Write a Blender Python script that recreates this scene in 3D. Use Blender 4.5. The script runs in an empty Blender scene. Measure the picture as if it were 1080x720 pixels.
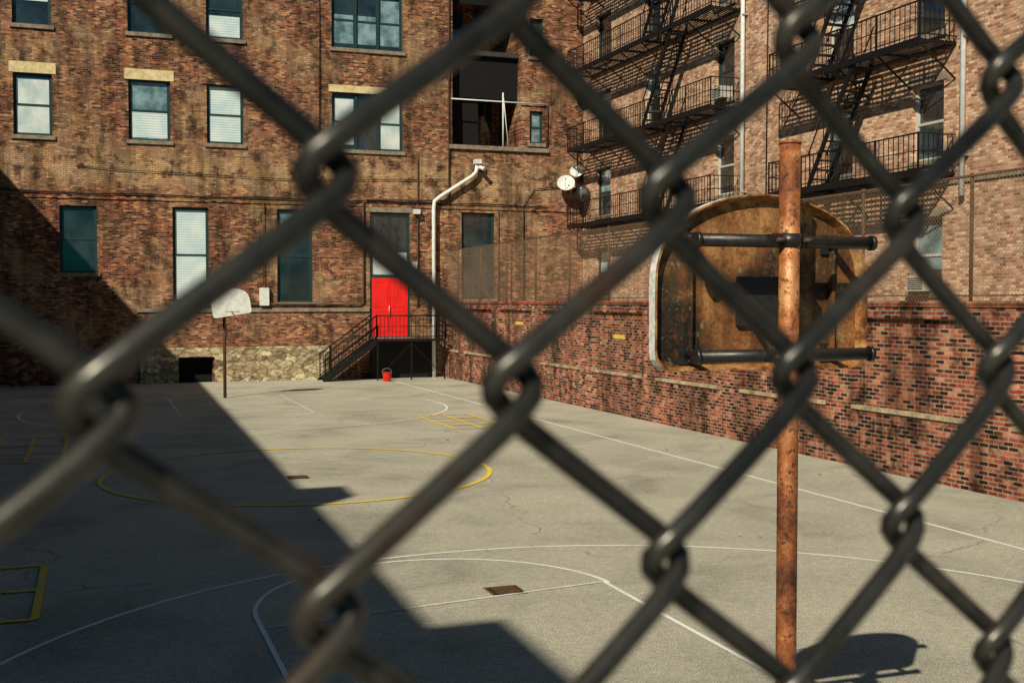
import bpy, math, random
import numpy as np
from mathutils import Vector, Matrix
random.seed(7)
S=bpy.context.scene
COL=S.collection
H=3.3
# ---------------------------------------------------------------- helpers
class MB:
    def __init__(s): s.v=[];s.f=[];s.mi=[];s.mats=[];s.sm=[]
    def m(s,mat):
        if mat not in s.mats: s.mats.append(mat)
        return s.mats.index(mat)
    def poly(s,pts,mat,smooth=False):
        b=len(s.v); s.v+= [tuple(p) for p in pts]; s.f.append(tuple(range(b,b+len(pts)))); s.mi.append(s.m(mat)); s.sm.append(smooth)
    def box(s,M,a0,a1,d0,d1,z0,z1,mat):
        b=len(s.v)
        for z in (z0,z1):
            for (a,d) in ((a0,d0),(a1,d0),(a1,d1),(a0,d1)): s.v.append(tuple(M(a,d,z)))
        for q in ((0,3,2,1),(4,5,6,7),(0,1,5,4),(1,2,6,5),(2,3,7,6),(3,0,4,7)):
            s.f.append(tuple(b+i for i in q)); s.mi.append(s.m(mat)); s.sm.append(False)
    def bar(s,p,q,r,mat,n=6,r2=None,smooth=True,cap=True):
        p=Vector(p);q=Vector(q);d=(q-p)
        if d.length<1e-6: return
        d.normalize(); up=Vector((0,0,1)) if abs(d.z)<.9 else Vector((1,0,0))
        x=d.cross(up).normalized(); y=d.cross(x)
        b=len(s.v); r2=r if r2 is None else r2
        for c,rr in ((p,r),(q,r2)):
            for i in range(n):
                t=2*math.pi*(i+.5)/n
                s.v.append(tuple(c+x*rr*math.cos(t)+y*rr*math.sin(t)))
        k=s.m(mat)
        for i in range(n):
            j=(i+1)%n
            s.f.append((b+i,b+j,b+n+j,b+n+i)); s.mi.append(k); s.sm.append(smooth and n>4)
        if cap:
            s.f.append(tuple(b+i for i in range(n))[::-1]); s.mi.append(k); s.sm.append(False)
            s.f.append(tuple(b+n+i for i in range(n))); s.mi.append(k); s.sm.append(False)
    def tube(s,pts,r,mat,n=8,closed=False):
        pts=[Vector(p) for p in pts]; N=len(pts); b=len(s.v); k=s.m(mat)
        rs = r if isinstance(r,(list,tuple)) else [r]*N
        prev=None
        for i,p in enumerate(pts):
            if closed: t=pts[(i+1)%N]-pts[i-1]
            else: t=pts[min(i+1,N-1)]-pts[max(i-1,0)]
            t.normalize()
            if prev is None:
                up=Vector((0,0,1)) if abs(t.z)<.9 else Vector((1,0,0))
                x=t.cross(up).normalized()
            else:
                x=(prev-t*prev.dot(t)).normalized()
            prev=x; y=t.cross(x)
            for j in range(n):
                a=2*math.pi*j/n
                s.v.append(tuple(p+(x*math.cos(a)+y*math.sin(a))*rs[i]))
        for i in range(N if closed else N-1):
            i2=(i+1)%N
            for j in range(n):
                j2=(j+1)%n
                s.f.append((b+i*n+j,b+i*n+j2,b+i2*n+j2,b+i2*n+j)); s.mi.append(k); s.sm.append(True)
        if not closed:
            s.f.append(tuple(b+j for j in range(n))[::-1]); s.mi.append(k); s.sm.append(False)
            s.f.append(tuple(b+(N-1)*n+j for j in range(n))); s.mi.append(k); s.sm.append(False)
    def obj(s,name,parent=None):
        me=bpy.data.meshes.new(name); me.from_pydata(s.v,[],s.f)
        for m in s.mats: me.materials.append(m)
        me.polygons.foreach_set("material_index",s.mi)
        me.polygons.foreach_set("use_smooth",s.sm)
        me.update()
        o=bpy.data.objects.new(name,me); COL.objects.link(o)
        if parent: o.parent=parent
        return o
def empty(name):
    e=bpy.data.objects.new(name,None); COL.objects.link(e); return e
ID=lambda a,d,z:(a,d,z)

# ---------------------------------------------------------------- materials
class N:
    def __init__(s,name):
        s.mat=bpy.data.materials.new(name); s.mat.use_nodes=True; s.t=s.mat.node_tree
        s.b=s.t.nodes["Principled BSDF"]; s.out=s.t.nodes["Material Output"]
        s.co=s.t.nodes.new("ShaderNodeTexCoord").outputs["Object"]
    def n(s,typ,**k):
        x=s.t.nodes.new(typ)
        for a,b in k.items(): setattr(x,a,b)
        return x
    def l(s,a,b): s.t.links.new(a,b)
    def noise(s,scale,detail=3,rough=.6,vec=None,stretch=None,dist=0):
        x=s.n("ShaderNodeTexNoise"); x.inputs["Scale"].default_value=scale; x.inputs["Detail"].default_value=detail
        x.inputs["Roughness"].default_value=rough; x.inputs["Distortion"].default_value=dist
        v=vec or s.co
        if stretch:
            mp=s.n("ShaderNodeMapping"); mp.inputs["Scale"].default_value=stretch; s.l(v,mp.inputs["Vector"]); v=mp.outputs[0]
        s.l(v,x.inputs["Vector"]); return x.outputs["Fac"]
    def ramp(s,fac,stops,interp='LINEAR'):
        r=s.n("ShaderNodeValToRGB"); r.color_ramp.interpolation=interp
        e=r.color_ramp.elements
        while len(e)<len(stops): e.new(.5)
        for i,(p,c) in enumerate(stops):
            e[i].position=p
            if isinstance(c,(int,float)): c=(c,c,c)
            e[i].color=(*c,1)
        s.l(fac,r.inputs[0]); return r.outputs[0]
    def mix(s,fac,a,b,mode='MIX'):
        x=s.n("ShaderNodeMix",data_type='RGBA',blend_type=mode)
        for sock,val in ((x.inputs[0],fac),(x.inputs[6],a),(x.inputs[7],b)):
            if isinstance(val,(int,float)): sock.default_value=val if sock==x.inputs[0] else (val,val,val,1)
            elif isinstance(val,tuple): sock.default_value=(*val,1)
            else: s.l(val,sock)
        return x.outputs[2]
    def math(s,op,a,b=0.0,clamp=False):
        x=s.n("ShaderNodeMath",operation=op,use_clamp=clamp)
        for i,v in enumerate((a,b)):
            if isinstance(v,(int,float)): x.inputs[i].default_value=v
            else: s.l(v,x.inputs[i])
        return x.outputs[0]
    def bump(s,h,strength=.3,dist=.01):
        x=s.n("ShaderNodeBump"); x.inputs["Strength"].default_value=strength; x.inputs["Distance"].default_value=dist
        s.l(h,x.inputs["Height"]); s.l(x.outputs[0],s.b.inputs["Normal"])
    def col(s,c):
        if isinstance(c,tuple): s.b.inputs["Base Color"].default_value=(*c,1)
        else: s.l(c,s.b.inputs["Base Color"])
    def set(s,**k):
        for a,v in k.items():
            i=s.b.inputs[a.replace('_',' ')]
            if isinstance(v,(int,float)): i.default_value=v
            else: s.l(v,i)

def brick(name,axis,stops,mortar,soot=.45,soot_lo=.42,patch=None,band=None,bw=.215,rh=.077,ms=.011,bump=.6):
    m=N(name); sp=m.n("ShaderNodeSeparateXYZ"); m.l(m.co,sp.inputs[0])
    cb=m.n("ShaderNodeCombineXYZ"); m.l(sp.outputs[axis],cb.inputs[0]); m.l(sp.outputs[2],cb.inputs[1])
    bt=m.n("ShaderNodeTexBrick"); m.l(cb.outputs[0],bt.inputs["Vector"])
    bt.inputs["Color1"].default_value=(0,0,0,1); bt.inputs["Color2"].default_value=(1,1,1,1); bt.inputs["Mortar"].default_value=(.5,.5,.5,1)
    bt.inputs["Scale"].default_value=1; bt.inputs["Mortar Size"].default_value=ms; bt.inputs["Mortar Smooth"].default_value=.2
    bt.inputs["Brick Width"].default_value=bw; bt.inputs["Row Height"].default_value=rh
    c=m.ramp(bt.outputs["Color"],stops)
    n1=m.noise(.35,5,.65); n2=m.noise(2.2,4,.7)
    if patch:
        pf=m.ramp(n1,[(.5,0),(.62,.7)])
        if band:
            up=m.math('MULTIPLY',m.math('SUBTRACT',sp.outputs[2],band[0]),1.6,True)
            dn=m.math('MULTIPLY',m.math('SUBTRACT',band[1],sp.outputs[2]),.7,True)
            bf=m.math('MULTIPLY',m.math('MULTIPLY',up,dn),m.ramp(n2,[(.35,.2),(.6,1)]))
            pf=m.math('MAXIMUM',pf,bf)
        c=m.mix(pf,c,m.mix(.7,c,patch))
    c=m.mix(bt.outputs["Fac"],c,m.mix(m.ramp(n2,[(.35,0),(.65,.8)]),mortar,tuple(x*.5 for x in mortar)))
    streak=m.noise(1.3,4,.7,stretch=(1,1,.16))
    c=m.mix(soot,c,m.ramp(streak,[(.36,soot_lo),(.58,1.0)]),'MULTIPLY')
    c=m.mix(soot,c,m.ramp(n2,[(.36,soot_lo*.7),(.5,1.0)]),'MULTIPLY')
    m.col(c); m.set(Roughness=.9)
    m.b.inputs["Specular IOR Level"].default_value=.2
    h=m.math('ADD',m.math('SUBTRACT',1,bt.outputs["Fac"]),m.math('MULTIPLY',bt.outputs["Color"],.3))
    m.bump(h,bump,.012)
    return m.mat
BF_st=[(0,(.045,.014,.010)),(.25,(.16,.046,.026)),(.55,(.32,.102,.055)),(.8,(.43,.175,.095)),(1,(.60,.35,.18))]
brickF=brick("brown_brick",0,BF_st,(.34,.24,.165),soot=.9,soot_lo=.33,patch=(.64,.46,.25),band=(7.6,10.1))
brickFs=brick("brown_brick_side",1,BF_st,(.30,.23,.14),soot=.8,soot_lo=.4)
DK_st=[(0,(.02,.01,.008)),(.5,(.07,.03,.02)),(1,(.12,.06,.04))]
brickD=brick("dark_brick_low_bounce",1,DK_st,(.06,.05,.04),soot=.8,soot_lo=.4); brickDx=brick("dark_brick_end_low_bounce",0,DK_st,(.06,.05,.04),soot=.8,soot_lo=.4)  # unseen walls; brick made this dark to cut bounced light in the yard
BR_st=[(0,(.32,.13,.08)),(.35,(.55,.29,.18)),(.7,(.70,.44,.29)),(1,(.82,.60,.43))]
brickR=brick("tan_brick",1,BR_st,(.60,.46,.35),soot=.6,soot_lo=.5)
brickRs=brick("tan_brick_side",0,BR_st,(.56,.45,.36),soot=.55,soot_lo=.5)
BW_st=[(0,(.020,.009,.010)),(.28,(.14,.030,.021)),(.55,(.39,.080,.046)),(.85,(.55,.155,.085)),(1,(.66,.32,.19))]
brickW=brick("red_brick",1,BW_st,(.50,.40,.30),soot=.95,soot_lo=.30,ms=.014,bw=.225,rh=.08)
brickWx=brick("red_brick_pier",0,BW_st,(.46,.37,.28),soot=.9,soot_lo=.34,ms=.013,bw=.225,rh=.08)

def plain(name,c,rough=.7,metal=0,var=.25,scale=8,bump=.15,spec=.3):
    m=N(name); n=m.noise(scale,4,.65)
    m.col(m.mix(1.0,c,m.ramp(n,[(.3,1-var),(.7,1+var*.4)]),'MULTIPLY')); m.set(Roughness=rough,Metallic=metal)
    m.b.inputs["Specular IOR Level"].default_value=spec
    if bump: m.bump(n,bump,.01)
    return m.mat
stone_cream=plain("cream_stone",(.46,.38,.25),.85,var=.7,scale=3)
sill_st=plain("sill_stone",(.28,.23,.18),.85,var=.5,scale=5)
yellow_lintel=plain("painted_lintel",(.72,.60,.34),.8,var=.4,scale=4)
frame_teal=plain("window_frame_paint",(.018,.048,.052),.5,var=.2)
frame_white=plain("window_frame_white",(.55,.55,.52),.5,var=.2)
black_iron=plain("black_iron",(.010,.010,.012),.5,metal=.1,var=.3,scale=20,bump=0)
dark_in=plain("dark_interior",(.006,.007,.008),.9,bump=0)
grey_pipe=plain("galvanised_pipe",(.5,.5,.48),.45,metal=.3,var=.25)
white_pipe=plain("white_pipe_paint",(.76,.80,.82),.6,var=.2)
rust_pipe=plain("rusty_conduit",(.12,.065,.04),.8,var=.5)
concrete=plain("concrete",(.32,.30,.25),.9,var=.3,scale=3)
conc_walk=plain("sidewalk_concrete",(.34,.33,.29),.9,var=.25,scale=2)
roof_m=plain("roof_tar",(.05,.05,.05),.9)
red_paint=plain("red_door_paint",(.86,.020,.018),.45,var=.2,scale=2.5,bump=.05,spec=.4)
red_plastic=plain("red_plastic",(.6,.02,.015),.4,bump=0)
white_box=plain("white_enamel",(.72,.76,.76),.5)
rust_fence=plain("weathered_fence_wire",(.30,.22,.15),.6,metal=.2,var=.4,scale=30,bump=0)
orange_rim=plain("rim_orange",(.5,.12,.03),.6)
litter_m=plain("litter_plastic",(.25,.5,.6),.5,bump=0)
paper_m=plain("litter_paper",(.5,.48,.42),.8,bump=0)
ac_m=plain("ac_unit_metal",(.5,.49,.44),.5)

def pane(name,c1,c2,slat=None,coat=1.0,scale=.8):
    m=N(name); n=m.noise(scale,3,.6); n2=m.noise(scale*3,2,.5)
    c=m.mix(m.ramp(n,[(.38,0),(.62,1)]),c1,c2)
    if slat:
        sp=m.n("ShaderNodeSeparateXYZ"); m.l(m.co,sp.inputs[0])
        fr=m.math('FRACT',m.math('MULTIPLY',sp.outputs[2],1/slat))
        c=m.mix(1.0,c,m.ramp(fr,[(0,.45),(.22,1),(.9,.85),(1,.45)]),'MULTIPLY')
    m.col(c); m.set(Roughness=.5 if slat else .08)
    m.b.inputs["Coat Weight"].default_value=coat; m.b.inputs["Coat Roughness"].default_value=.03; m.b.inputs["Coat IOR"].default_value=1.6
    x=m.n("ShaderNodeBump"); x.inputs["Strength"].default_value=.12; x.inputs["Distance"].default_value=.02; m.l(n2,x.inputs["Height"]); m.l(x.outputs[0],m.b.inputs["Coat Normal"])
    return m.mat
pane_dark=pane("dark_window_pane",(.012,.018,.022),(.03,.050,.058))
pane_curt=pane("curtained_window_pane",(.08,.15,.18),(.26,.40,.44),scale=1.6)
pane_blind=pane("blind_window_pane",(.60,.80,.88),(.80,.92,.95),slat=.10,scale=1.4)
pane_shade=pane("roller_shade_pane",(.44,.58,.62),(.72,.80,.80),scale=1.1)

def asphalt_nodes(m):
    fine=m.noise(60,3,.9); med=m.noise(11,4,.7); big=m.noise(.45,5,.65,dist=.5)
    c=m.ramp(fine,[(.34,(.125,.122,.100)),(.5,(.45,.445,.375)),(.66,(.82,.82,.71))])
    c=m.mix(.5,c,m.ramp(med,[(.3,(.6,.6,.6)),(.7,(1.38,1.36,1.34))]),'MULTIPLY')
    c=m.mix(.8,c,m.ramp(big,[(.33,(.66,.66,.65)),(.5,(1,1,1)),(.7,(1.2,1.18,1.15))]),'MULTIPLY')
    wv=m.n("ShaderNodeVectorMath",operation='ADD')
    nn=m.n("ShaderNodeTexNoise"); nn.inputs["Scale"].default_value=1.1; nn.inputs["Detail"].default_value=4; m.l(m.co,nn.inputs["Vector"])
    m.l(m.co,wv.inputs[0]); m.l(nn.outputs["Color"],wv.inputs[1])
    vo=m.n("ShaderNodeTexVoronoi",feature='DISTANCE_TO_EDGE'); vo.inputs["Scale"].default_value=.12; m.l(wv.outputs[0],vo.inputs["Vector"])
    crack=m.ramp(vo.outputs["Distance"],[(.0,.45),(.0022,1)])
    c=m.mix(m.ramp(big,[(.48,0),(.56,.8)]),c,m.mix(1.0,c,crack,'MULTIPLY'))
    return c,fine,med
m=N("asphalt"); c,fine,med=asphalt_nodes(m); m.col(c); m.set(Roughness=.92); m.b.inputs["Specular IOR Level"].default_value=.15; m.bump(m.math('ADD',fine,med),.8,.012); asphalt=m.mat
def paint(name,colr,lo,hi):
    m=N(name); c,fine,med=asphalt_nodes(m)
    w=m.math('ADD',m.math('MULTIPLY',m.noise(40,4,.8),.6),m.math('MULTIPLY',m.noise(1.2,3),.4))
    m.col(m.mix(m.ramp(w,[(lo,.15),(hi,.95)]),c,colr)); m.set(Roughness=.85); m.bump(fine,.4,.005); return m.mat
wpaint=paint("worn_white_paint",(.90,.93,.94),.34,.50)
wpaint2=paint("faded_white_paint",(.84,.86,.86),.42,.58)
ypaint=paint("worn_yellow_paint",(.88,.60,.05),.32,.46)

m=N("rubble_stone"); sp=m.n("ShaderNodeMapping"); sp.inputs["Scale"].default_value=(1.5,1,3.4); m.l(m.co,sp.inputs["Vector"])
ad=m.n("ShaderNodeVectorMath",operation='ADD'); nn=m.n("ShaderNodeTexNoise"); nn.inputs["Scale"].default_value=2.5; m.l(m.co,nn.inputs["Vector"]); m.l(sp.outputs[0],ad.inputs[0]); m.l(nn.outputs["Color"],ad.inputs[1])
vo=m.n("ShaderNodeTexVoronoi"); vo.inputs["Scale"].default_value=1.4; m.l(ad.outputs[0],vo.inputs["Vector"])
ve=m.n("ShaderNodeTexVoronoi",feature='DISTANCE_TO_EDGE'); ve.inputs["Scale"].default_value=1.4; m.l(ad.outputs[0],ve.inputs["Vector"])
hs=m.n("ShaderNodeSeparateColor"); m.l(vo.outputs["Color"],hs.inputs[0])
c=m.ramp(hs.outputs[0],[(0,(.24,.16,.10)),(.5,(.50,.41,.25)),(1,(.64,.56,.38))])
e=m.ramp(ve.outputs["Distance"],[(.0,.5),(.09,1)])
c=m.mix(1.0,c,e,'MULTIPLY'); c=m.mix(.9,c,m.ramp(m.noise(3,5,.75),[(.38,.35),(.58,1.1)]),'MULTIPLY')
m.col(c); m.set(Roughness=.9); m.bump(e,.8,.05); rubble=m.mat

def rust(name,c1,c2,c3,scale,stretch=(1,1,.3),rough=.75,lo=.38,hi=.62,metal=.1,fine=.7):
    m=N(name); n=m.noise(scale,6,.7,stretch=stretch); n2=m.noise(scale*5,4,.7)
    c=m.ramp(n,[(lo,c1),((lo+hi)/2,c2),(hi,c3)])
    c=m.mix(fine,c,m.ramp(n2,[(.35,.5),(.6,1.15)]),'MULTIPLY')
    m.col(c); m.set(Roughness=m.ramp(n,[(lo,rough),(hi,rough*.7)]),Metallic=metal); m.bump(n2,.3,.004); return m.mat
m=N("rusty_pole_paint"); n=m.noise(3.2,5,.7); n2=m.noise(22,5,.8); n3=m.noise(110,3,.8)
c=m.ramp(n,[(.38,(.09,.034,.020)),(.47,(.25,.082,.034)),(.56,(.46,.165,.058)),(.66,(.62,.31,.14))])
c=m.mix(m.ramp(n2,[(.54,0),(.60,.85)]),c,(.040,.020,.014)); c=m.mix(.55,c,m.ramp(n3,[(.35,.45),(.62,1.25)]),'MULTIPLY')
m.col(c); m.set(Roughness=m.ramp(n2,[(.45,.42),(.6,.85)]),Metallic=.25); m.bump(m.math('ADD',n2,n3),.6,.003); rust_pole=m.mat
m=N("rusty_backboard"); n=m.noise(1.9,4,.5,dist=.4); n1=m.noise(9,6,.8); n2=m.noise(45,4,.85); vo=m.n("ShaderNodeTexVoronoi"); vo.inputs["Scale"].default_value=26; m.l(m.co,vo.inputs["Vector"])
dr=m.noise(3.2,4,.6,stretch=(2.0,1,.3))
c=m.ramp(n,[(.36,(.030,.026,.020)),(.44,(.10,.060,.030)),(.52,(.30,.130,.045)),(.64,(.52,.27,.10))])
c=m.mix(m.ramp(n1,[(.51,0),(.58,.75)]),c,(.17,.048,.018)); c=m.mix(m.ramp(n1,[(.36,.7),(.43,0)]),c,(.42,.34,.21))
c=m.mix(.55,c,m.ramp(n2,[(.38,.4),(.62,1.35)]),'MULTIPLY'); c=m.mix(.7,c,m.ramp(dr,[(.40,.35),(.54,1.1)]),'MULTIPLY')
c=m.mix(m.ramp(vo.outputs["Distance"],[(.08,.5),(.18,0)]),c,(.03,.014,.01))
m.col(c); m.set(Roughness=m.ramp(n1,[(.4,.38),(.6,.8)]),Metallic=.3); m.bump(m.math('ADD',n1,n2),.45,.004); rust_board=m.mat
rust_rim=rust("rusty_board_flange",(.10,.040,.020),(.42,.18,.06),(.60,.37,.17),9,stretch=(1,1,1),rough=.6,metal=.3)
rim_white=rust("chipped_white_enamel",(.30,.20,.12),(.80,.83,.83),(.85,.87,.87),6,lo=.28,hi=.40)
bar_black=rust("black_pipe_paint",(.05,.028,.02),(.018,.018,.02),(.025,.025,.028),6,stretch=(1,1,1),rough=.5,lo=.3,hi=.6)
m=N("fence_wire_steel"); n=m.noise(150,4,.7); n2=m.noise(22,4,.6)
c=m.ramp(n2,[(.35,(.024,.026,.027)),(.58,(.062,.060,.056)),(.74,(.085,.042,.02))]); c=m.mix(.6,c,m.ramp(n,[(.35,.4),(.6,1.2)]),'MULTIPLY')
m.col(c); m.set(Metallic=.5,Roughness=m.ramp(n,[(.3,.40),(.7,.25)])); m.b.inputs["Specular IOR Level"].default_value=.6; m.bump(n,.25,.0006); wire_m=m.mat

# ---------------------------------------------------------------- generic facade
def facade(mb,M,a0,a1,z0,z1,holes,mat,jamb=.2):
    As=sorted(set([a0,a1]+[h[0] for h in holes]+[h[1] for h in holes])); Zs=sorted(set([z0,z1]+[h[2] for h in holes]+[h[3] for h in holes]))
    for i in range(len(As)-1):
        for j in range(len(Zs)-1):
            ca=(As[i]+As[i+1])/2; cz=(Zs[j]+Zs[j+1])/2
            if any(h[0]<ca<h[1] and h[2]<cz<h[3] for h in holes): continue
            mb.poly([M(As[i],0,Zs[j]),M(As[i+1],0,Zs[j]),M(As[i+1],0,Zs[j+1]),M(As[i],0,Zs[j+1])],mat)
    for h in holes:
        jd=h[4] if len(h)>4 else jamb
        p=[(h[0],h[2]),(h[1],h[2]),(h[1],h[3]),(h[0],h[3])]
        for k in range(4):
            q=p[k]; r=p[(k+1)%4]
            mb.poly([M(q[0],0,q[1]),M(r[0],0,r[1]),M(r[0],jd,r[1]),M(q[0],jd,q[1])],mat)
def window(mb,M,a0,a1,z0,z1,frame=None,bays=1,lintel=None,blind=None,sill=sill_st,bmat=None,ac=False,reveal=.12,base=None):
    frame=frame or frame_teal; bmat=bmat or pane_blind; base=base or pane_dark
    r=reveal; w=.07
    mb.box(M,a0,a0+w,r,r+.1,z0,z1,frame); mb.box(M,a1-w,a1,r,r+.1,z0,z1,frame)
    mb.box(M,a0+w,a1-w,r,r+.1,z1-w,z1,frame); mb.box(M,a0+w,a1-w,r,r+.1,z0,z0+w*1.2,frame)
    bw=(a1-a0-2*w)/bays
    for b in range(bays):
        x0=a0+w+b*bw; x1=x0+bw
        if b>0: mb.box(M,x0-.05,x0+.05,r-.02,r+.1,z0+w*1.2,z1-w,frame)
        zm=(z0+z1)/2+random.uniform(-.02,.02)
        L=x0+.05*(b>0); R=x1-.05*(b<bays-1)
        mb.box(M,L,R,r+.01,r+.075,zm-.035,zm+.035,frame)
        mb.box(M,L,L+.045,r+.03,r+.09,z0+w*1.2,z1-w,frame); mb.box(M,R-.045,R,r+.03,r+.09,z0+w*1.2,z1-w,frame)
        bl=blind[b] if isinstance(blind,list) else blind
        for (s0,s1,dd) in ((z0+w,zm,r+.04),(zm,z1-w,r+.06)):
            segs=[(s0,s1,base)]
            if bl:
                lo=z0+(z1-z0)*bl[0]; hi=z0+(z1-z0)*bl[1]; lo=min(max(lo,s0),s1); hi=min(max(hi,s0),s1)
                segs=[(s0,lo,base),(lo,hi,bmat),(hi,s1,base)]
            for (q0,q1,mt) in segs:
                if q1-q0>.02: mb.poly([M(x0,dd,q0),M(x1,dd,q0),M(x1,dd,q1),M(x0,dd,q1)],mt)
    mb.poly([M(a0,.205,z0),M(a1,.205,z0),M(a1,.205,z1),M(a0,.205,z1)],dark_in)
    if sill: mb.box(M,a0-.1,a1+.1,-.08,r,z0-.14,z0+.008,sill)
    if lintel: mb.box(M,a0-.14,a1+.14,-.025,.1,z1+.004,z1+lintel[0],lintel[1])
    if ac:
        c=(a0+a1)/2; mb.box(M,c-.33,c+.33,-.35,r,z0+.02,z0+.42,ac_m)
        for i in range(6): mb.box(M,c-.29,c+.29,-.36,-.351,z0+.07+i*.055,z0+.09+i*.055,dark_in)

# ---------------------------------------------------------------- ground
mb=MB(); mb.poly([(-400,-400,0),(400,-400,0),(400,500,0),(-400,500,0)],asphalt); mb.obj("ground")
zc=[.004]
def ribbon(mb,pts,w,mat,closed=False):
    z=zc[0]; zc[0]+=.0006
    P=[Vector((p[0],p[1],0)) for p in pts]; n=len(P); L=[];R=[]
    for i in range(n):
        t=(P[(i+1)%n]-P[i-1]) if closed else (P[min(i+1,n-1)]-P[max(i-1,0)])
        t.normalize(); nn=Vector((-t.y,t.x,0))*w/2; L.append(P[i]+nn); R.append(P[i]-nn)
    for i in range(n if closed else n-1):
        j=(i+1)%n; mb.poly([(R[i].x,R[i].y,z),(R[j].x,R[j].y,z),(L[j].x,L[j].y,z),(L[i].x,L[i].y,z)],mat)
def arc(cx,cy,r,a0,a1,n=64): return [(cx+r*math.cos(math.radians(a0+(a1-a0)*i/n)),cy+r*math.sin(math.radians(a0+(a1-a0)*i/n))) for i in range(n+1)]
mw=MB()
ribbon(mw,[(11.6,3),(11.6,46.5)],.06,wpaint)
ribbon(mw,[(-4.2,3),(-4.2,46.5)],.055,wpaint)
ribbon(mw,[(-4.2,46.5),(11.6,46.5)],.055,wpaint)
ribbon(mw,[(-4.2,23),(11.6,24.2)],.055,wpaint2)
ribbon(mw,arc(4.5,8.3,6.15,-15,195),.055,wpaint)
ribbon(mw,[(1.55,4.5)]+arc(3.6,12.1,2.05,180,5)+[(5.6,12.2)],.05,wpaint); ribbon(mw,[(5.6,4.5),(5.6,12.3)],.05,wpaint)
ribbon(mw,[(1.6,11.7),(5.6,12.3)],.045,wpaint2)
ribbon(mw,arc(4.2,36,6.3,170,370),.065,wpaint)
ribbon(mw,arc(4.2,34.5,1.9,0,360)[:-1],.05,wpaint2,True)
ribbon(mw,[(2.3,34.5),(2.3,41)],.055,wpaint2); ribbon(mw,[(6.1,34.5),(6.1,41)],.055,wpaint2); ribbon(mw,[(2.3,34.5),(6.1,34.5)],.055,wpaint2)
mw.obj("court_line_markings")
my=MB()
ribbon(my,arc(3.7,22.2,3.65,0,360,96)[:-1],.095,ypaint,True)
def grid(x0,x1,y0,y1,nx,ny):
    for i in range(nx+1): ribbon(my,[(x0+(x1-x0)*i/nx,y0),(x0+(x1-x0)*i/nx,y1)],.085,ypaint)
    for j in range(ny+1): ribbon(my,[(x0,y0+(y1-y0)*j/ny),(x1,y0+(y1-y0)*j/ny)],.085,ypaint)
grid(8.7,10.2,28.4,32,2,4); grid(-2,-.62,12.8,15.4,1,2); grid(-2.1,-.66,25.4,29.9,2,3)
my.obj("hopscotch_markings")
def drain(x,y,s):
    d=MB(); d.box(ID,x-s,x+s,y-s,y+s,.001,.006,rust_pipe)
    d.box(ID,x-s*.82,x+s*.82,y-s*.82,y+s*.82,.006,.010,dark_in)
    for i in range(7):
        yy=y-s*.7+i*s*.23; d.box(ID,x-s*.7,x+s*.7,yy-.012,yy+.012,.0105,.02,rust_pipe)
    d.obj("drain_cover")
drain(4.37,12.3,.2); drain(3.55,21.6,.2)
lt=MB()
for (x,y,s) in [(.55,17.6,.07),(2.5,29,.05),(9.5,19,.04),(7.8,26,.05),(12.9,18.5,.05),(5.4,33,.05)]+[(random.uniform(-2,13.8),random.uniform(12,46),random.uniform(.015,.035)) for _ in range(40)]:
    a=random.random()*6.3; pts=[]
    for k in range(5):
        r=s*random.uniform(.6,1.1); pts.append((x+r*math.cos(a+k*1.256),y+r*math.sin(a+k*1.256),.012+random.uniform(0,.03)))
    lt.poly(pts,litter_m if s>.065 else random.choice([sill_st,rust_pipe,rust_pipe,paper_m]))
lt.obj("litter")
bk=MB(); bx,by=11.3,46.35; seg=16
for i in range(seg):
    a=2*math.pi*i/seg; b=2*math.pi*(i+1)/seg
    for (r0,z0,r1,z1) in ((.15,.0,.20,.36),(.20,.36,.215,.38),(.215,.38,.19,.36),(.19,.36,.14,.02)):
        bk.poly([(bx+r0*math.cos(a),by+r0*math.sin(a),z0),(bx+r0*math.cos(b),by+r0*math.sin(b),z0),(bx+r1*math.cos(b),by+r1*math.sin(b),z1),(bx+r1*math.cos(a),by+r1*math.sin(a),z1)],red_plastic,True)
bk.poly([(bx+.14*math.cos(2*math.pi*i/seg),by+.14*math.sin(2*math.pi*i/seg),.02) for i in range(seg)],red_plastic)
bk.tube([(bx+.21*math.cos(t*math.pi/10),by,.37+.17*math.sin(t*math.pi/10)) for t in range(11)],.006,grey_pipe,5)
bk.obj("red_bucket")

# ---------------------------------------------------------------- brown brick building (far)
FY=48.5; FT=17.6
MF=lambda a,d,z:(a,FY+d,z)
bld=empty("brown_brick_building")
wins=[]
def add(a0,a1,z0,z1,**k): wins.append((a0,a1,z0,z1,k))
yl=(.42,yellow_lintel)
for lev,(za,zb) in enumerate([(9.70,12.1),(13.95,16.35)]):
    add(-2.85,-1.45,za,zb,lintel=yl if lev==0 else None,blind=(.05,.93) if lev==0 else (.4,1),bmat=pane_shade if lev==0 else pane_blind)
    add(1.36,2.96,za,zb,lintel=yl if lev==0 else None,blind=(.06,.48) if lev==0 else None,base=pane_curt if lev==0 else pane_dark)
    add(4.38,5.85,za,zb,blind=(.05,.97) if lev==0 else (.05,.4),lintel=(.3,brickF))
    add(9.5,12.57,za,zb,bays=3,lintel=(.3,yellow_lintel) if lev==0 else None,blind=[(.1,.9),None,(.05,.95)] if lev==0 else [(.1,.6),(.1,.6),(.1,.9)],bmat=pane_shade if lev==0 else pane_curt)
    add(-7,-5.4,za,zb)
add(-1.25,.13,4.41,7.05,blind=None)
add(3.0,4.42,3.25,7.1,blind=(.03,.97))
add(7.17,8.65,3.25,7.12,blind=(.8,.97),bmat=pane_curt)
add(15.2,16.75,3.4,7.2)
add(-7,-5.6,4.4,7.05)
add(18.4,19.05,10.35,11.8,base=pane_curt); add(18.4,19.05,14.2,15.9)
holes=[(w[0],w[1],w[2],w[3]) for w in wins]
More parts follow.
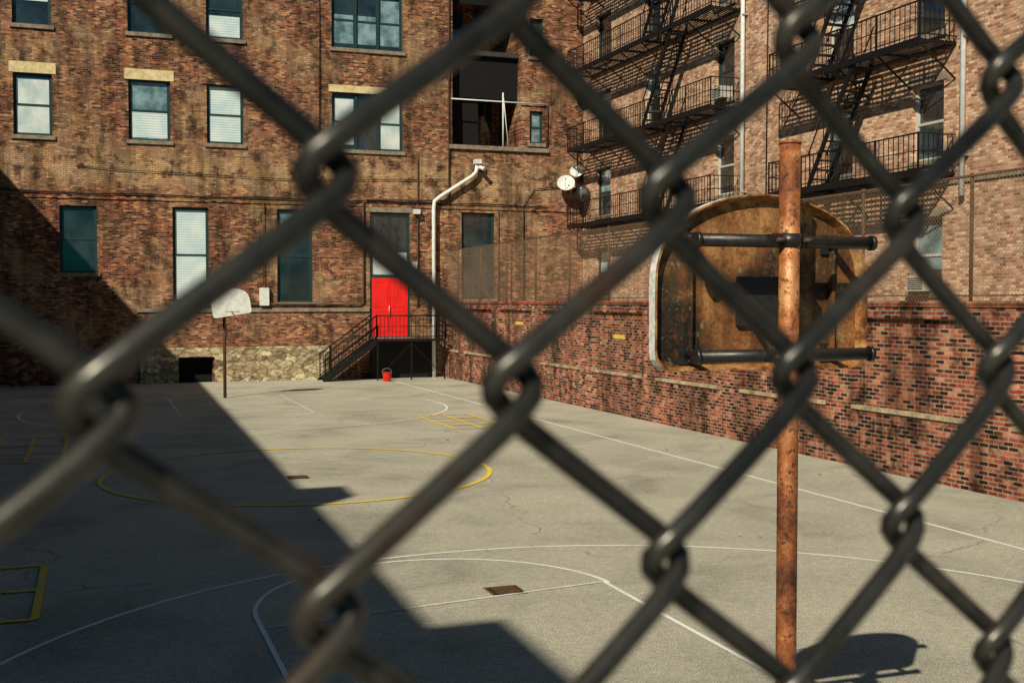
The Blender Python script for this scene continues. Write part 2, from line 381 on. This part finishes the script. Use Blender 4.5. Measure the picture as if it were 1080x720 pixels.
door=(11.1,12.86,1.76,7.1); recess=(14.8,18.0,10.15,FT,3.0); cellar=(3.2,4.55,.0,1.02,.6)
mb=MB(); facade(mb,MF,-14,21,0,FT,holes+[door,recess,cellar],brickF)
mb.poly([MF(14.8,3,10.15),MF(18,3,10.15),MF(18,3,FT),MF(14.8,3,FT)],brickF)
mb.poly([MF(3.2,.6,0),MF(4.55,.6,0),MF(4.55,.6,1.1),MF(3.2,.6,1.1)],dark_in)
mb.poly([(-14,FY,FT+.02),(21,FY,FT+.02),(21,FY+14,FT+.02),(-14,FY+14,FT+.02)],roof_m)
mb.poly([(-14,FY,0),(-14,FY+14,0),(-14,FY+14,FT),(-14,FY,FT)],brickFs); mb.poly([(-14,FY+14,0),(21,FY+14,0),(21,FY+14,FT),(-14,FY+14,FT)],brickF)
mb.obj("brick_walls",bld)
mb=MB()
for (a0,a1,z0,z1,k) in wins: window(mb,MF,a0,a1,z0,z1,**k)
MR3=lambda a,d,z:(a,FY+2.9+d,z)
for z in (10.4,14.4): 
    mb.box(MR3,15.2,16.2,-.03,.05,z,z+2.3,frame_teal); mb.box(MR3,15.28,16.12,-.045,-.031,z+.08,z+2.2,pane_dark)
    mb.box(MR3,16.7,17.6,-.03,.05,z,z+2.3,frame_teal); mb.box(MR3,16.78,17.52,-.045,-.031,z+.08,z+2.2,pane_dark)
mb.obj("windows",bld)
mb=MB()
mb.box(MF,-14,11.0,-.05,.05,7.33,7.45,brickF); mb.box(MF,12.95,20.95,-.05,.05,7.33,7.45,brickF)
mb.box(MF,1.6,11.05,-.07,.05,2.86,3.02,sill_st)
for (a,b,t) in ((1.7,3.15,1.42),(4.6,9.3,1.42)): mb.box(MF,a,b,-.14,.05,0,t,rubble)
mb.box(MF,3.15,4.6,-.12,.05,1.03,1.42,rubble)
mb.box(MF,14.6,19.3,-.12,.0,9.95,10.13,sill_st)
mb.box(MF,-14,20.95,-.15,.3,FT+.03,FT+.3,sill_st)
mb.obj("stone_trim",bld)
mb=MB()
mb.box(MF,14.83,17.97,.3,2.95,14.15,14.35,roof_m)  # slab given a dark colour so the recess reads as shaded
mb.box(MF,14.83,17.97,.5,.56,12.3,14.1,dark_in); mb.box(MF,14.83,17.97,.5,.56,16.4,FT-.05,dark_in)  # near-black screens stand in for the shade inside the recess
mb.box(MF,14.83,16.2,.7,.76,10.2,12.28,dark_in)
mb.bar(MF(14.7,-.1,12.1),MF(19.2,-.1,12.1),.03,white_pipe)
mb.bar(MF(17.1,-.1,10.1),MF(17.1,-.1,12.5),.035,white_pipe); mb.bar(MF(17.1,-.1,12.5),MF(17.35,-.1,10.1),.02,white_pipe)
mb.bar(MF(14.7,-.1,10.1),MF(14.7,-.1,12.2),.02,rust_pipe); mb.bar(MF(19.2,-.1,10.1),MF(19.2,-.1,12.1),.02,rust_pipe)
mb.obj("balcony_railing_and_dark_fill",bld)
mb=MB()
a0,a1=11.1,12.86
mb.box(MF,a0,a0+.1,.05,.2,1.76,7.1,frame_teal); mb.box(MF,a1-.1,a1,.05,.2,1.76,7.1,frame_teal)
mb.box(MF,a0+.1,a1-.1,.05,.2,4.3,4.42,frame_teal); mb.box(MF,a0+.1,a1-.1,.05,.2,5.45,5.55,frame_teal); mb.box(MF,a0+.1,a1-.1,.05,.2,7.0,7.1,frame_teal)
mb.box(MF,a0+.1,(a0+a1)/2-.008,.02,.14,1.78,4.3,red_paint); mb.box(MF,(a0+a1)/2+.008,a1-.1,.02,.14,1.78,4.3,red_paint)
for c in (a0+.1+.39,a1-.1-.39):
    for (z0,z1) in ((2.0,2.9),(3.05,4.15)):
        for (q0,q1,r0,r1) in ((c-.27,c+.27,z0,z0+.03),(c-.27,c+.27,z1-.03,z1),(c-.27,c-.24,z0+.03,z1-.03),(c+.24,c+.27,z0+.03,z1-.03)): mb.box(MF,q0,q1,.005,.02,r0,r1,red_paint)
mb.bar(MF(11.93,-.05,2.7),MF(11.93,-.05,3.1),.02,grey_pipe)
mb.box(MF,a0+.12,a1-.12,.11,.16,4.44,5.43,pane_shade)
mb.poly([MF(a0,.14,5.5),MF(a1,.14,5.5),MF(a1,.14,7.05),MF(a0,.14,7.05)],pane_dark)
mb.box(MF,(a0+a1)/2-.03,(a0+a1)/2+.03,.08,.135,5.55,7.0,frame_teal)
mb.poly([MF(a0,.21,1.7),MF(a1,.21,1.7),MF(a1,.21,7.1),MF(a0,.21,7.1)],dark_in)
mb.box(MF,a0-.1,a1+.1,-.1,.02,1.66,1.757,sill_st); mb.box(MF,a0-.2,a1+.2,-.03,.1,7.104,7.32,sill_st)
mb.obj("red_door",bld)
mb=MB()
mb.tube([MF(13.86,-.25,0),MF(13.86,-.25,7.3),MF(13.9,-.25,7.62),MF(14.15,-.25,7.82),MF(15.6,-.25,8.75),MF(15.8,-.25,8.95),MF(15.85,-.25,9.3)],.085,white_pipe,10)
mb.box(MF,15.72,16.0,-.42,-.08,9.3,9.5,white_box)
mb.bar(MF(15.9,-.2,9.2),MF(16.1,-.55,9.05),.09,white_box,10)
for z in (2.5,4.5,6.5): mb.box(MF,13.72,14.0,-.28,0,z,z+.06,rust_pipe)
mb.obj("vent_pipe",bld)
mb=MB()
mb.tube([MF(5.9,-.1,3.2),MF(10.6,-.1,3.16),MF(10.78,-.1,3.3),MF(10.8,-.1,7.5),MF(10.95,-.1,7.62),MF(14.5,-.1,7.66)],.04,rust_pipe,6)
mb.tube([MF(-8,-.06,7.55)]+[MF(-8+i*1.6,-.08,7.58-.04*(i%3)) for i in range(1,18)],.03,black_iron,5)
mb.tube([MF(13.2,-.06,3.1),MF(13.2,-.06,9.5)],.03,rust_pipe,6)
mb.tube([MF(18.1,-.06,3),MF(18.1,-.06,7.6),MF(18.6,-.06,8.3),MF(20.3,-.06,8.5)],.02,black_iron,5)
for a,z in ((16.9,7.3),(17.5,6.1)): mb.tube([MF(a,-.05,3.3),MF(a,-.05,z)],.025,rust_pipe,6)
mb.tube([MF(-.6,-.05,8.6),MF(1,-.07,8.5),MF(8,-.07,8.35),MF(14.6,-.07,8.6)],.014,black_iron,5)
mb.tube([MF(14.62,-.06,7.5),MF(14.62,-.06,16),MF(14.6,-.06,FT)],.04,rust_pipe,6)
mb.tube([MF(8.95,-.06,9.2),MF(8.98,-.06,14),MF(8.95,-.06,FT)],.018,black_iron,5)
mb.box(MF,6.42,6.8,-.22,0,3.12,3.85,white_box); mb.tube([MF(6.6,-.1,3.85),MF(6.6,-.1,7.4)],.02,rust_pipe,6)
mb.box(MF,12.95,13.15,-.15,0,4.7,5.0,white_box)
mb.box(MF,13.0,13.25,-.3,0,7.05,7.25,white_box)
mb.obj("conduits_and_boxes",bld)
def dish(x,z,r,y=-.5,mt=white_box):
    d=MB(); c=Vector((x,FY+y,z)); n=Vector((-.35,-.8,.45)).normalized(); u=n.cross(Vector((0,0,1))).normalized(); v=n.cross(u)
    rings=5; seg=20
    P=lambda i,j:c+ (u*math.cos(j*2*math.pi/seg)+v*math.sin(j*2*math.pi/seg))*(r*i/rings)+n*(.25*r*(i/rings)**2)
    for i in range(rings):
        for j in range(seg): d.poly([P(i,j),P(i+1,j),P(i+1,j+1),P(i,j+1)],mt,True)
    d.bar(c,c+Vector((0,-y,-.15)),.03,grey_pipe); d.bar(c-v*(-r),c+n*r*1.1,.012,grey_pipe); d.bar(c+n*r*1.05,c+n*r*1.25,.04,grey_pipe)
    d.obj("satellite_dish")
dish(20.45,9.1,.30); dish(19.95,8.55,.40); dish(20.6,8.1,.40,-.7,black_iron)

st=MB(); LZ=1.70; y0,y1=FY-1.6,FY-.13
st.box(ID,11.0,14.0,y0,y1,LZ-.08,LZ,black_iron)
for x in (11.05,12.5,13.95):
    for y in (y0+.05,y1-.05): st.bar((x,y,0),(x,y,LZ-.08),.04,black_iron,4)
for (p,q) in (((11.05,y0+.05,0.1),(12.5,y0+.05,1.55)),((12.5,y0+.05,1.55),(13.95,y0+.05,.1))): st.bar(p,q,.02,black_iron,4)
ns=9
for i in range(ns):
    z=LZ-(i+1)*LZ/(ns+1); x=11.0-(i+.5)*.235
    st.box(ID,x-.14,x+.14,y0,y1-.3,z-.03,z,black_iron); st.box(ID,x+.11,x+.13,y0,y1-.3,z,z+.14,black_iron)
for y in (y0,y1-.3):
    st.box(lambda a,d,z:(a,d,z+ (a-11.0)*(LZ/2.3)),8.75,11.0,y-.03,y+.03,LZ-.22,LZ+.02,black_iron)
st.box(ID,11.1,13.9,y1-.1,y1-.06,0,LZ-.1,black_iron)  # black sheet stands in for the shade under the landing
def rail(p,q,n,h=1.0):
    p=Vector(p);q=Vector(q);U=Vector((0,0,h))
    st.bar(p+U,q+U,.03,black_iron); st.bar(p+U*.12,q+U*.12,.018,black_iron); st.bar(p+U*.55,q+U*.55,.016,black_iron)
    for i in range(n+1):
        c=p.lerp(q,i/n); st.bar(c,c+U*(1.03 if i in(0,n) else 1),.03 if i in (0,n) else .013,black_iron,4)
rail((11.0,y0,LZ),(14.0,y0,LZ),18); rail((14.0,y0,LZ),(14.0,y1,LZ),9); rail((11.0,y0,LZ),(8.85,y0,LZ-1.6),14); rail((11.0,y1-.3,LZ),(8.85,y1-.3,LZ-1.6),14)
st.obj("iron_staircase")

# ---------------------------------------------------------------- tan apartment building with fire escapes
RX=21.0; RT=18.6
MR=lambda a,d,z:(RX+d,a,z)
apt=empty("tan_brick_apartment_building")
aw=[]
rows=[(3.55,5.55),(7.05,9.1),(10.4,12.45),(13.75,15.8)]
colsY=[(45.5,47.0),(40.9,42.2),(35.3,36.6),(28.6,29.9),(24.75,26.0),(18.4,19.8),(14.2,15.6),(9,10.4)]
for (z0,z1) in rows:
    for ci,(a,b) in enumerate(colsY):
        if ci==1 and z0<5: continue
        aw.append((a,b,z0,z1,dict(lintel=(.22,sill_st),blind=random.choice([None,(.5,1),(.3,1),(.7,1),None]),frame=random.choice([frame_teal,frame_teal,frame_white]) if ci!=0 else frame_teal, bmat=random.choice([pane_blind,pane_curt,pane_shade]),ac=(ci in(2,4) and random.random()<.4))))
mb=MB(); facade(mb,MR,4,FY,0,RT,[w[:4] for w in aw],brickR)
mb.poly([(RX,4,RT),(RX+16,4,RT),(RX+16,FY,RT),(RX,FY,RT)],roof_m)
mb.poly([(RX,4,0),(RX+16,4,0),(RX+16,4,RT),(RX,4,RT)],brickRs); mb.poly([(RX,FY,FT),(RX+16,FY,FT),(RX+16,FY,RT),(RX,FY,RT)],brickRs)
mb.obj("brick_walls",apt)
mb=MB()
for w in aw: window(mb,MR,*w[:4],**w[4])
mb.obj("windows",apt)
mb=MB(); mb.box(MR,4,FY-.01,-.06,.05,6.35,6.5,sill_st); mb.box(MR,4,FY-.2,-.25,.2,RT+.01,RT+.35,sill_st); mb.obj("stone_trim",apt)
mb=MB()
for yy in (34.55,23.9): mb.bar((RX-.14,yy,6),(RX-.14,yy,RT),.075,white_pipe,10)
for yy in (34.55,23.9):
    for k in range(4): mb.box(MR,yy-.12,yy+.12,-.2,0,7+k*3,7.05+k*3,grey_pipe)
mb.tube([(RX-.05,33.2,3),(RX-.05,33.1,RT)],.02,black_iron,5)
mb.obj("drainpipes",apt)
def fire_escape(ya,yb,stairs,levels):
    fe=MB(); D=1.15; k=black_iron
    for li,z in enumerate(levels):
        for i in range(9): fe.box(MR,ya,yb,-D+.03+i*.13,-D+.09+i*.13,z-.02,z,k)
        fe.box(MR,ya,yb,-D-.02,-D+.02,z-.14,z+.04,k); fe.box(MR,ya,yb,-.06,-.02,z-.1,z,k)
        n=max(2,int((yb-ya)/1.6))
        for i in range(n+1):
            y=ya+(yb-ya)*i/n; y=min(max(y,ya+.03),yb-.03)
            fe.box(MR,y-.025,y+.025,-D,0,z-.1,z-.021,k); fe.bar((RX-D,y,z-.1),(RX-.02,y,z-.95),.026,k,4)
            fe.bar((RX-D,y,z),(RX-D,y,z+.98),.026,k,4)
        for h in (.95,.5,.12): fe.bar((RX-D,ya,z+h),(RX-D,yb,z+h),.027 if h>.9 else .016,k,4)
        for y in (ya,yb):
            for h in (.95,.5,.12): fe.bar((RX-D,y,z+h),(RX,y,z+h),.02,k,4)
            for i in range(8): fe.bar((RX-D+i*.15,y,z),(RX-D+i*.15,y,z+.95),.011,k,4)
        nb=int((yb-ya)/.2)
        for i in range(nb+1):
            y=ya+(yb-ya)*i/nb; fe.bar((RX-D,y,z),(RX-D,y,z+.95),.013,k,4)
        if li<len(levels)-1:
            for (sl,sh) in stairs:
                zn=levels[li+1]
                for off in (.08,.70):
                    X=RX-D+off
                    M2=lambda a,d,zz:(X+d,sl+(sh-sl)*a,z+(zn-z)*a+zz)
                    fe.box(M2,0,1,-.025,.025,-.14,.14,k)
                    fe.bar((X,sl,z+.95),(X,sh,zn+.95),.022,k,4)
                    for q in (.05,.35,.65,.95): fe.bar((X,sl+(sh-sl)*q,z+(zn-z)*q),(X,sl+(sh-sl)*q,z+(zn-z)*q+.95),.016,k,4)
                for q in range(1,13):
                    t=q/13; y=sl+(sh-sl)*t; zz=z+(zn-z)*t; fe.box(MR,y-.11,y+.11,-D+.09,-D+.69,zz-.03,zz,k)
    return fe.obj("fire_escape")
fire_escape(34.9,47.6,[(40.3,37.9)],[6.65,10.0,13.35,16.7])
fire_escape(24.3,31.3,[(29.3,27.1)],[6.65,10.0,13.35,16.7])

# ---------------------------------------------------------------- yard wall
WX=14.3
MW=lambda a,d,z:(WX+d,a,z)
yw=empty("brick_yard_wall")
mb=MB()
YE=FY-.16; pitch=4.3; first=16.0-pitch*2
mb.box(MW,4,YE,0,.42,0,1.15,brickW)
mb.box(MW,4,YE,.1,.40,1.15,2.98,brickW)
mb.box(MW,4,YE,0,.42,2.98,3.2,brickW)
s=first
panels=[]
while s<YE-1: panels.append((s,min(s+3.4,YE-.3))); s+=pitch
prev=4
for (p0,p1) in panels:
    if p0>prev: mb.box(MW,prev,p0,.0,.1,1.15,2.98,brickW)
    prev=p1
mb.box(MW,prev,YE,.0,.1,1.15,2.98,brickW)
mb.obj("brickwork",yw)
mb=MB()
for (p0,p1) in panels: mb.box(MW,p0+.01,p1-.01,-.04,.12,1.153,1.23,stone_cream)
mb.obj("panel_sills",yw)
mb=MB(); y=4.0
while y<YE-.25:
    j=random.uniform(-.006,.006); mb.box(MW,y,y+.068,-.03+j,.45+j,3.2,3.3+random.uniform(-.006,.006),brickWx); y+=.078
mb.box(MW,4,YE,-.02,.44,3.2,3.285,concrete)
mb.obj("coping",yw)
mb=MB()
ytab=plain("yellow_tab",(.75,.53,.09),.7)
for (a,z) in ((38.6,2.45),(35.2,2.35),(30.2,2.2)): mb.box(MW,a,a+.75,.085,.1,z,z+.12,ytab)
mb.obj("yellow_tabs",yw)

wf=MB(); fx=WX+.2; y0f,y1f=4.0,YE; zb,zt=3.32,5.5; step=.085
y=y0f-(zt-zb)
while y<y1f:
    for sg in (1,-1):
        if sg==1: p=(y,zb); q=(y+(zt-zb),zt)
        else: p=(y+(zt-zb),zb); q=(y,zt)
        (ya,za),(yb_,zb_)=p,q
        def clip(yy):
            t=(yy-ya)/(yb_-ya); return za+(zb_-za)*t
        lo=max(min(ya,yb_),y0f); hi=min(max(ya,yb_),y1f)
        if hi-lo<.02: continue
        wf.bar((fx+sg*.003,lo,clip(lo)),(fx+sg*.003,hi,clip(hi)),.0026,rust_fence,3,cap=False)
    y+=step
yy=y0f+.2
while yy<y1f:
    wf.bar((fx+.05,yy,3.25),(fx+.05,yy,5.55),.035,rust_pipe,8); yy+=3.05
wf.bar((fx+.03,y0f,5.5),(fx+.03,y1f,5.5),.025,rust_pipe,6); wf.bar((fx+.03,y0f,3.4),(fx+.03,y1f,3.4),.012,rust_pipe,6)
wf.obj("wall_top_fence")

# ---------------------------------------------------------------- left building (casts the big shadow)
lb=empty("dark_brick_building")
def ML(a,d,z): return (-10.3+1.2*(a+6)/54.4-d,a,z)
LH=14.85
mb=MB(); hl=[(y,y+1.4,z,z+2.1) for y in range(-3,46,5) for z in (1.5,5.5,9.5)]
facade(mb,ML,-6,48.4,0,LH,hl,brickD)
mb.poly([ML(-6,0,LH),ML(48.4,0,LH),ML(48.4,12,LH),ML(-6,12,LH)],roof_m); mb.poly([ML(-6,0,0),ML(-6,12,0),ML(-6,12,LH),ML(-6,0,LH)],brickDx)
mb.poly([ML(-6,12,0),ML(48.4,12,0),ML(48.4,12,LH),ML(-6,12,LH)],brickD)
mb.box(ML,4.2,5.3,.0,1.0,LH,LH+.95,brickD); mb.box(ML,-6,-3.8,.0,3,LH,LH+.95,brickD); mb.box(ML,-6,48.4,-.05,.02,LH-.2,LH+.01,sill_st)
mb.obj("brick_walls",lb)
mb=MB()
for h in hl: window(mb,ML,*h)
mb.obj("windows",lb)

# ---------------------------------------------------------------- basketball hoops
def outline(w=.70,h=.5):
    P=[(-.60,-h),(.60,-h)]
    P+= [(.60+.10*math.sin(t),-h+.10-.10*math.cos(t)) for t in (.4,.8,1.2,1.57)]
    P+= [(.70,-.02)]
    n=26
    for i in range(1,n):
        t=math.pi*i/n; P.append((.70*math.cos(t)*(1+.03*math.sin(2*t)**2),-.02+.52*math.sin(t)**.92))
    P+= [(-.70,-.02)]
    P+= [(-.60-.10*math.sin(t),-h+.10-.10*math.cos(t)) for t in (1.57,1.2,.8,.4)]
    return P
def backboard(mb,M,back,flange,front,sc=1.0):
    O=outline(); O=[(x*sc,z*sc) for x,z in O]; n=len(O)
    mb.poly([M(x*.94,0,z*.94) for x,z in O],back)
    mb.poly([M(x,.012,z) for x,z in O],front)
    sc2=lambda p,k:(p[0]*k,p[1]*k)
    for i in range(n):
        a=O[i]; b=O[(i+1)%n]
        mb.poly([M(a[0],.012,a[1]),M(b[0],.012,b[1]),M(b[0],-.06,b[1]),M(a[0],-.06,a[1])],front)
        a3=sc2(a,.98);b3=sc2(b,.98);a2=sc2(a,.94);b2=sc2(b,.94)
        mb.poly([M(a[0],-.06,a[1]),M(b[0],-.06,b[1]),M(b3[0],-.06,b3[1]),M(a3[0],-.06,a3[1])],flange)
        mb.poly([M(a3[0],-.06,a3[1]),M(b3[0],-.06,b3[1]),M(b2[0],0,b2[1]),M(a2[0],0,a2[1])],flange)
hp=empty("basketball_hoop")
PX,PY=3.56,5.4
BC=(3.60,5.76,3.41)
mb=MB()
MBd=lambda x,d,z:(BC[0]+x,BC[1]+d,BC[2]+z)
backboard(mb,MBd,rust_board,rust_rim,rim_white)
for x in (-.47,.47):
    mb.box(MBd,x-.010,x+.010,-.05,-.001,-.45,.25,rust_board)
mb.obj("backboard",hp)
mb=MB()
mb.tube([(PX,PY,0),(PX,PY,1.5),(PX,PY,3),(PX,PY,4.15)],.056,rust_pole,20)
mb.bar((PX,PY,4.15),(PX,PY,4.165),.060,rust_pole,20)
mb.bar((PX,PY,4.166),(PX,PY,4.168),.045,dark_in,16)
mb.bar((PX,PY,0),(PX,PY,.05),.16,concrete,20)
mb.obj("pole",hp)
mb=MB()
for z in (3.63,3.0):
    yb=PY+.10
    mb.bar((3.05,yb,z),(4.17,yb,z),.036,bar_black,14)
    for x in (3.05,4.17): mb.bar((x-.012,yb,z),(x+.012,yb,z),.044,bar_black,12)
    mb.bar((PX,PY,z-.035),(PX,PY,z+.035),.066,bar_black,18)
    for sx in (-1,1):
        mb.box(ID,PX+sx*.085-.012,PX+sx*.085+.012,PY-.03,PY+.1,z-.035,z+.035,bar_black)
        mb.bar((PX+sx*.06,PY-.055,z),(PX+sx*.11,PY-.055,z),.012,rust_pipe,6)
    for x in (3.13,4.06):
        mb.bar((x,yb,z),(x,BC[1]-.005,z),.026,bar_black,10); mb.box(ID,x-.055,x+.055,BC[1]-.02,BC[1]-.006,z-.055,z+.055,bar_black)
        mb.bar((x,BC[1]-.03,z+.03),(x,BC[1]-.02,z+.03),.012,rust_pipe,6)
mb.bar((PX+.02,PY+.08,3.05),(PX-.12,BC[1]-.01,3.32),.016,bar_black,6); mb.bar((PX+.02,PY+.08,3.6),(PX+.25,BC[1]-.01,3.35),.014,bar_black,6)
mb.box(ID,BC[0]-.16,BC[0]+.16,BC[1]-.03,BC[1]-.004,3.16,3.44,bar_black)
mb.obj("support_bars",hp)
mb=MB()
mb.tube([(PX+.03+.23*math.cos(t*math.pi/16),BC[1]+.40+.23*math.sin(t*math.pi/16),3.03) for t in range(32)],.009,orange_rim,8,closed=True)
mb.box(ID,PX-.1,PX+.16,BC[1]+.014,BC[1]+.03,2.98,3.1,orange_rim)
for sx in (-.07,.13): mb.bar((PX+sx,BC[1]+.02,3.02),(PX+sx,BC[1]+.19,3.03),.009,orange_rim)
mb.obj("rim",hp)
hp2=empty("basketball_hoop"); 
mb=MB(); fx2,fy2=4.16,40.3
cr,sr=math.cos(math.radians(9)),math.sin(math.radians(9))
MB2=lambda x,d,z:(4.32+x*cr-z*sr, fy2-.45-d, 3.27+x*sr+z*cr)
backboard(mb,MB2,white_box,white_box,white_box,.92); mb.obj("backboard",hp2)
mb=MB(); mb.tube([(fx2,fy2,0),(fx2,fy2,2.7),(fx2,fy2,3.3)],.055,rust_pipe,14)
mb.bar((fx2,fy2,3.1),(4.3,fy2-.43,3.45),.03,rust_pipe); mb.bar((fx2,fy2,2.75),(4.3,fy2-.43,3.05),.03,rust_pipe); mb.obj("pole",hp2)
mb=MB(); mb.tube([(4.34+.23*math.cos(t*math.pi/12),fy2-.85+.23*math.sin(t*math.pi/12),2.95) for t in range(24)],.012,orange_rim,6,closed=True); mb.bar((4.34,fy2-.62,2.95),(4.34,fy2-.45,2.95),.02,orange_rim); mb.obj("rim",hp2)

# ---------------------------------------------------------------- street level + foreground chain-link fence
ang=math.atan2(.2329,.9724); fd=Vector((math.cos(ang),math.sin(ang),0)); fn=Vector((-math.sin(ang),math.cos(ang),0))
K=Vector((.0357,.187,3.3206))
MP=lambda a,d,z:tuple(Vector((K.x,K.y,0))+fd*a+fn*d+Vector((0,0,z)))
mb=MB(); mb.box(MP,-9,16,-4,.16,0,1.62,concrete); mb.box(MP,-9,16,-4.02,.18,1.62,1.70,conc_walk); mb.obj("sidewalk")
PZ=.072; CS=.0365; dl=.0042; A=CS/2+dl; w=.0030; wr=.0024
spp=30; RN=10; z0t=int((1.78-K.z)/PZ); z1t=15
rngw=np.random.default_rng(5)
t=np.arange(z0t*spp,z1t*spp+1)/spp
allv=[];allf=[];off=0
for j in range(-33,48):
    sg=1 if j%2 else -1
    th=2*np.pi*t; k=.975
    xs=CS*(j+.5)+sg*A*np.arcsin(k*np.cos(th))/math.asin(k)
    d=w*sg*np.tanh(2.6*np.sin(th))/math.tanh(2.6)
    a1,a2=rngw.uniform(0,6.28,2)
    d=d+.0012*np.sin(xs*9+t*.5)+.0003*np.sin(t*5+a1)
    xs=xs+.0005*np.sin(t*3.1+a2)+.0007*np.sin(t*.9+j*.23)
    zz=K.z+t*PZ+.0007*np.sin(j*.5+1.3+t*.7)
    P=np.stack([K.x+fd.x*xs+fn.x*d,K.y+fd.y*xs+fn.y*d,zz],1)
    T=np.gradient(P,axis=0); T/=np.linalg.norm(T,axis=1)[:,None]
    ref=np.array([fn.x,fn.y,0.0]); X=ref-(T@ref)[:,None]*T; X/=np.linalg.norm(X,axis=1)[:,None]; Y=np.cross(T,X)
    an=np.arange(RN)*2*np.pi/RN
    V=P[:,None,:]+wr*(np.cos(an)[None,:,None]*X[:,None,:]+np.sin(an)[None,:,None]*Y[:,None,:])
    allv.append(V.reshape(-1,3)); n=len(t)
    i,q=np.meshgrid(np.arange(n-1),np.arange(RN),indexing='ij'); q2=(q+1)%RN
    F=np.stack([i*RN+q,i*RN+q2,(i+1)*RN+q2,(i+1)*RN+q],-1).reshape(-1,4)+off
    allf.append(F); off+=n*RN
V=np.concatenate(allv); F=np.concatenate(allf)
fe=empty("chain_link_fence")
me=bpy.data.meshes.new("wire_mesh"); me.vertices.add(len(V)); me.vertices.foreach_set("co",V.ravel())
me.loops.add(F.size); me.loops.foreach_set("vertex_index",F.ravel().astype(np.int32))
me.polygons.add(len(F)); me.polygons.foreach_set("loop_start",np.arange(0,F.size,4,dtype=np.int32)); 
me.update(calc_edges=True); me.polygons.foreach_set("use_smooth",np.ones(len(F),dtype=bool)); me.materials.append(wire_m)
o=bpy.data.objects.new("wire_mesh",me); COL.objects.link(o); o.parent=fe
zt=K.z+PZ*15
mb=MB()
for s in (-1.15,1.74): mb.bar(MP(s,.04,1.7),MP(s,.04,zt+.06),.03,grey_pipe,14)
mb.bar(MP(-1.2,.03,zt),MP(1.8,.03,zt),.021,grey_pipe,12); mb.bar(MP(-1.2,.03,1.78),MP(1.8,.03,1.78),.006,grey_pipe,8)
mb.obj("posts_and_rails",fe)

# ---------------------------------------------------------------- light, sky, camera
sd=Vector((.9,.95,-1.0)).normalized()
L=bpy.data.lights.new("sun",'SUN'); L.energy=5.0; L.angle=math.radians(.5); L.color=(1.0,.88,.66)
o=bpy.data.objects.new("sun",L); COL.objects.link(o); o.rotation_euler=sd.to_track_quat('-Z','Y').to_euler()
W=bpy.data.worlds.new("World"); S.world=W; W.use_nodes=True; nt=W.node_tree
sk=nt.nodes.new("ShaderNodeTexSky"); sk.sky_type='NISHITA'; sk.sun_disc=False
sk.sun_elevation=math.asin(-sd.z); sk.sun_rotation=math.atan2(-sd.x,-sd.y)
mxs=nt.nodes.new("ShaderNodeMix"); mxs.data_type='RGBA'; mxs.blend_type='MULTIPLY'; mxs.inputs[0].default_value=1
mxs.inputs[7].default_value=(.02,.42,.56,1); nt.links.new(sk.outputs[0],mxs.inputs[6])
bg=nt.nodes["Background"]; bg.inputs["Strength"].default_value=.05; nt.links.new(mxs.outputs[2],bg.inputs[0])
cam=bpy.data.cameras.new("camera"); co=bpy.data.objects.new("camera",cam); COL.objects.link(co); S.camera=co
cam.sensor_width=36; cam.lens=1216/1080*36; cam.clip_start=.02; cam.clip_end=1500
co.location=(0,0,H); co.rotation_euler=(math.radians(88),0,-math.radians(19.9))
cam.dof.use_dof=True; cam.dof.focus_distance=14; cam.dof.aperture_fstop=20
S.view_settings.view_transform='Standard'; S.view_settings.look='None'; S.view_settings.exposure=0
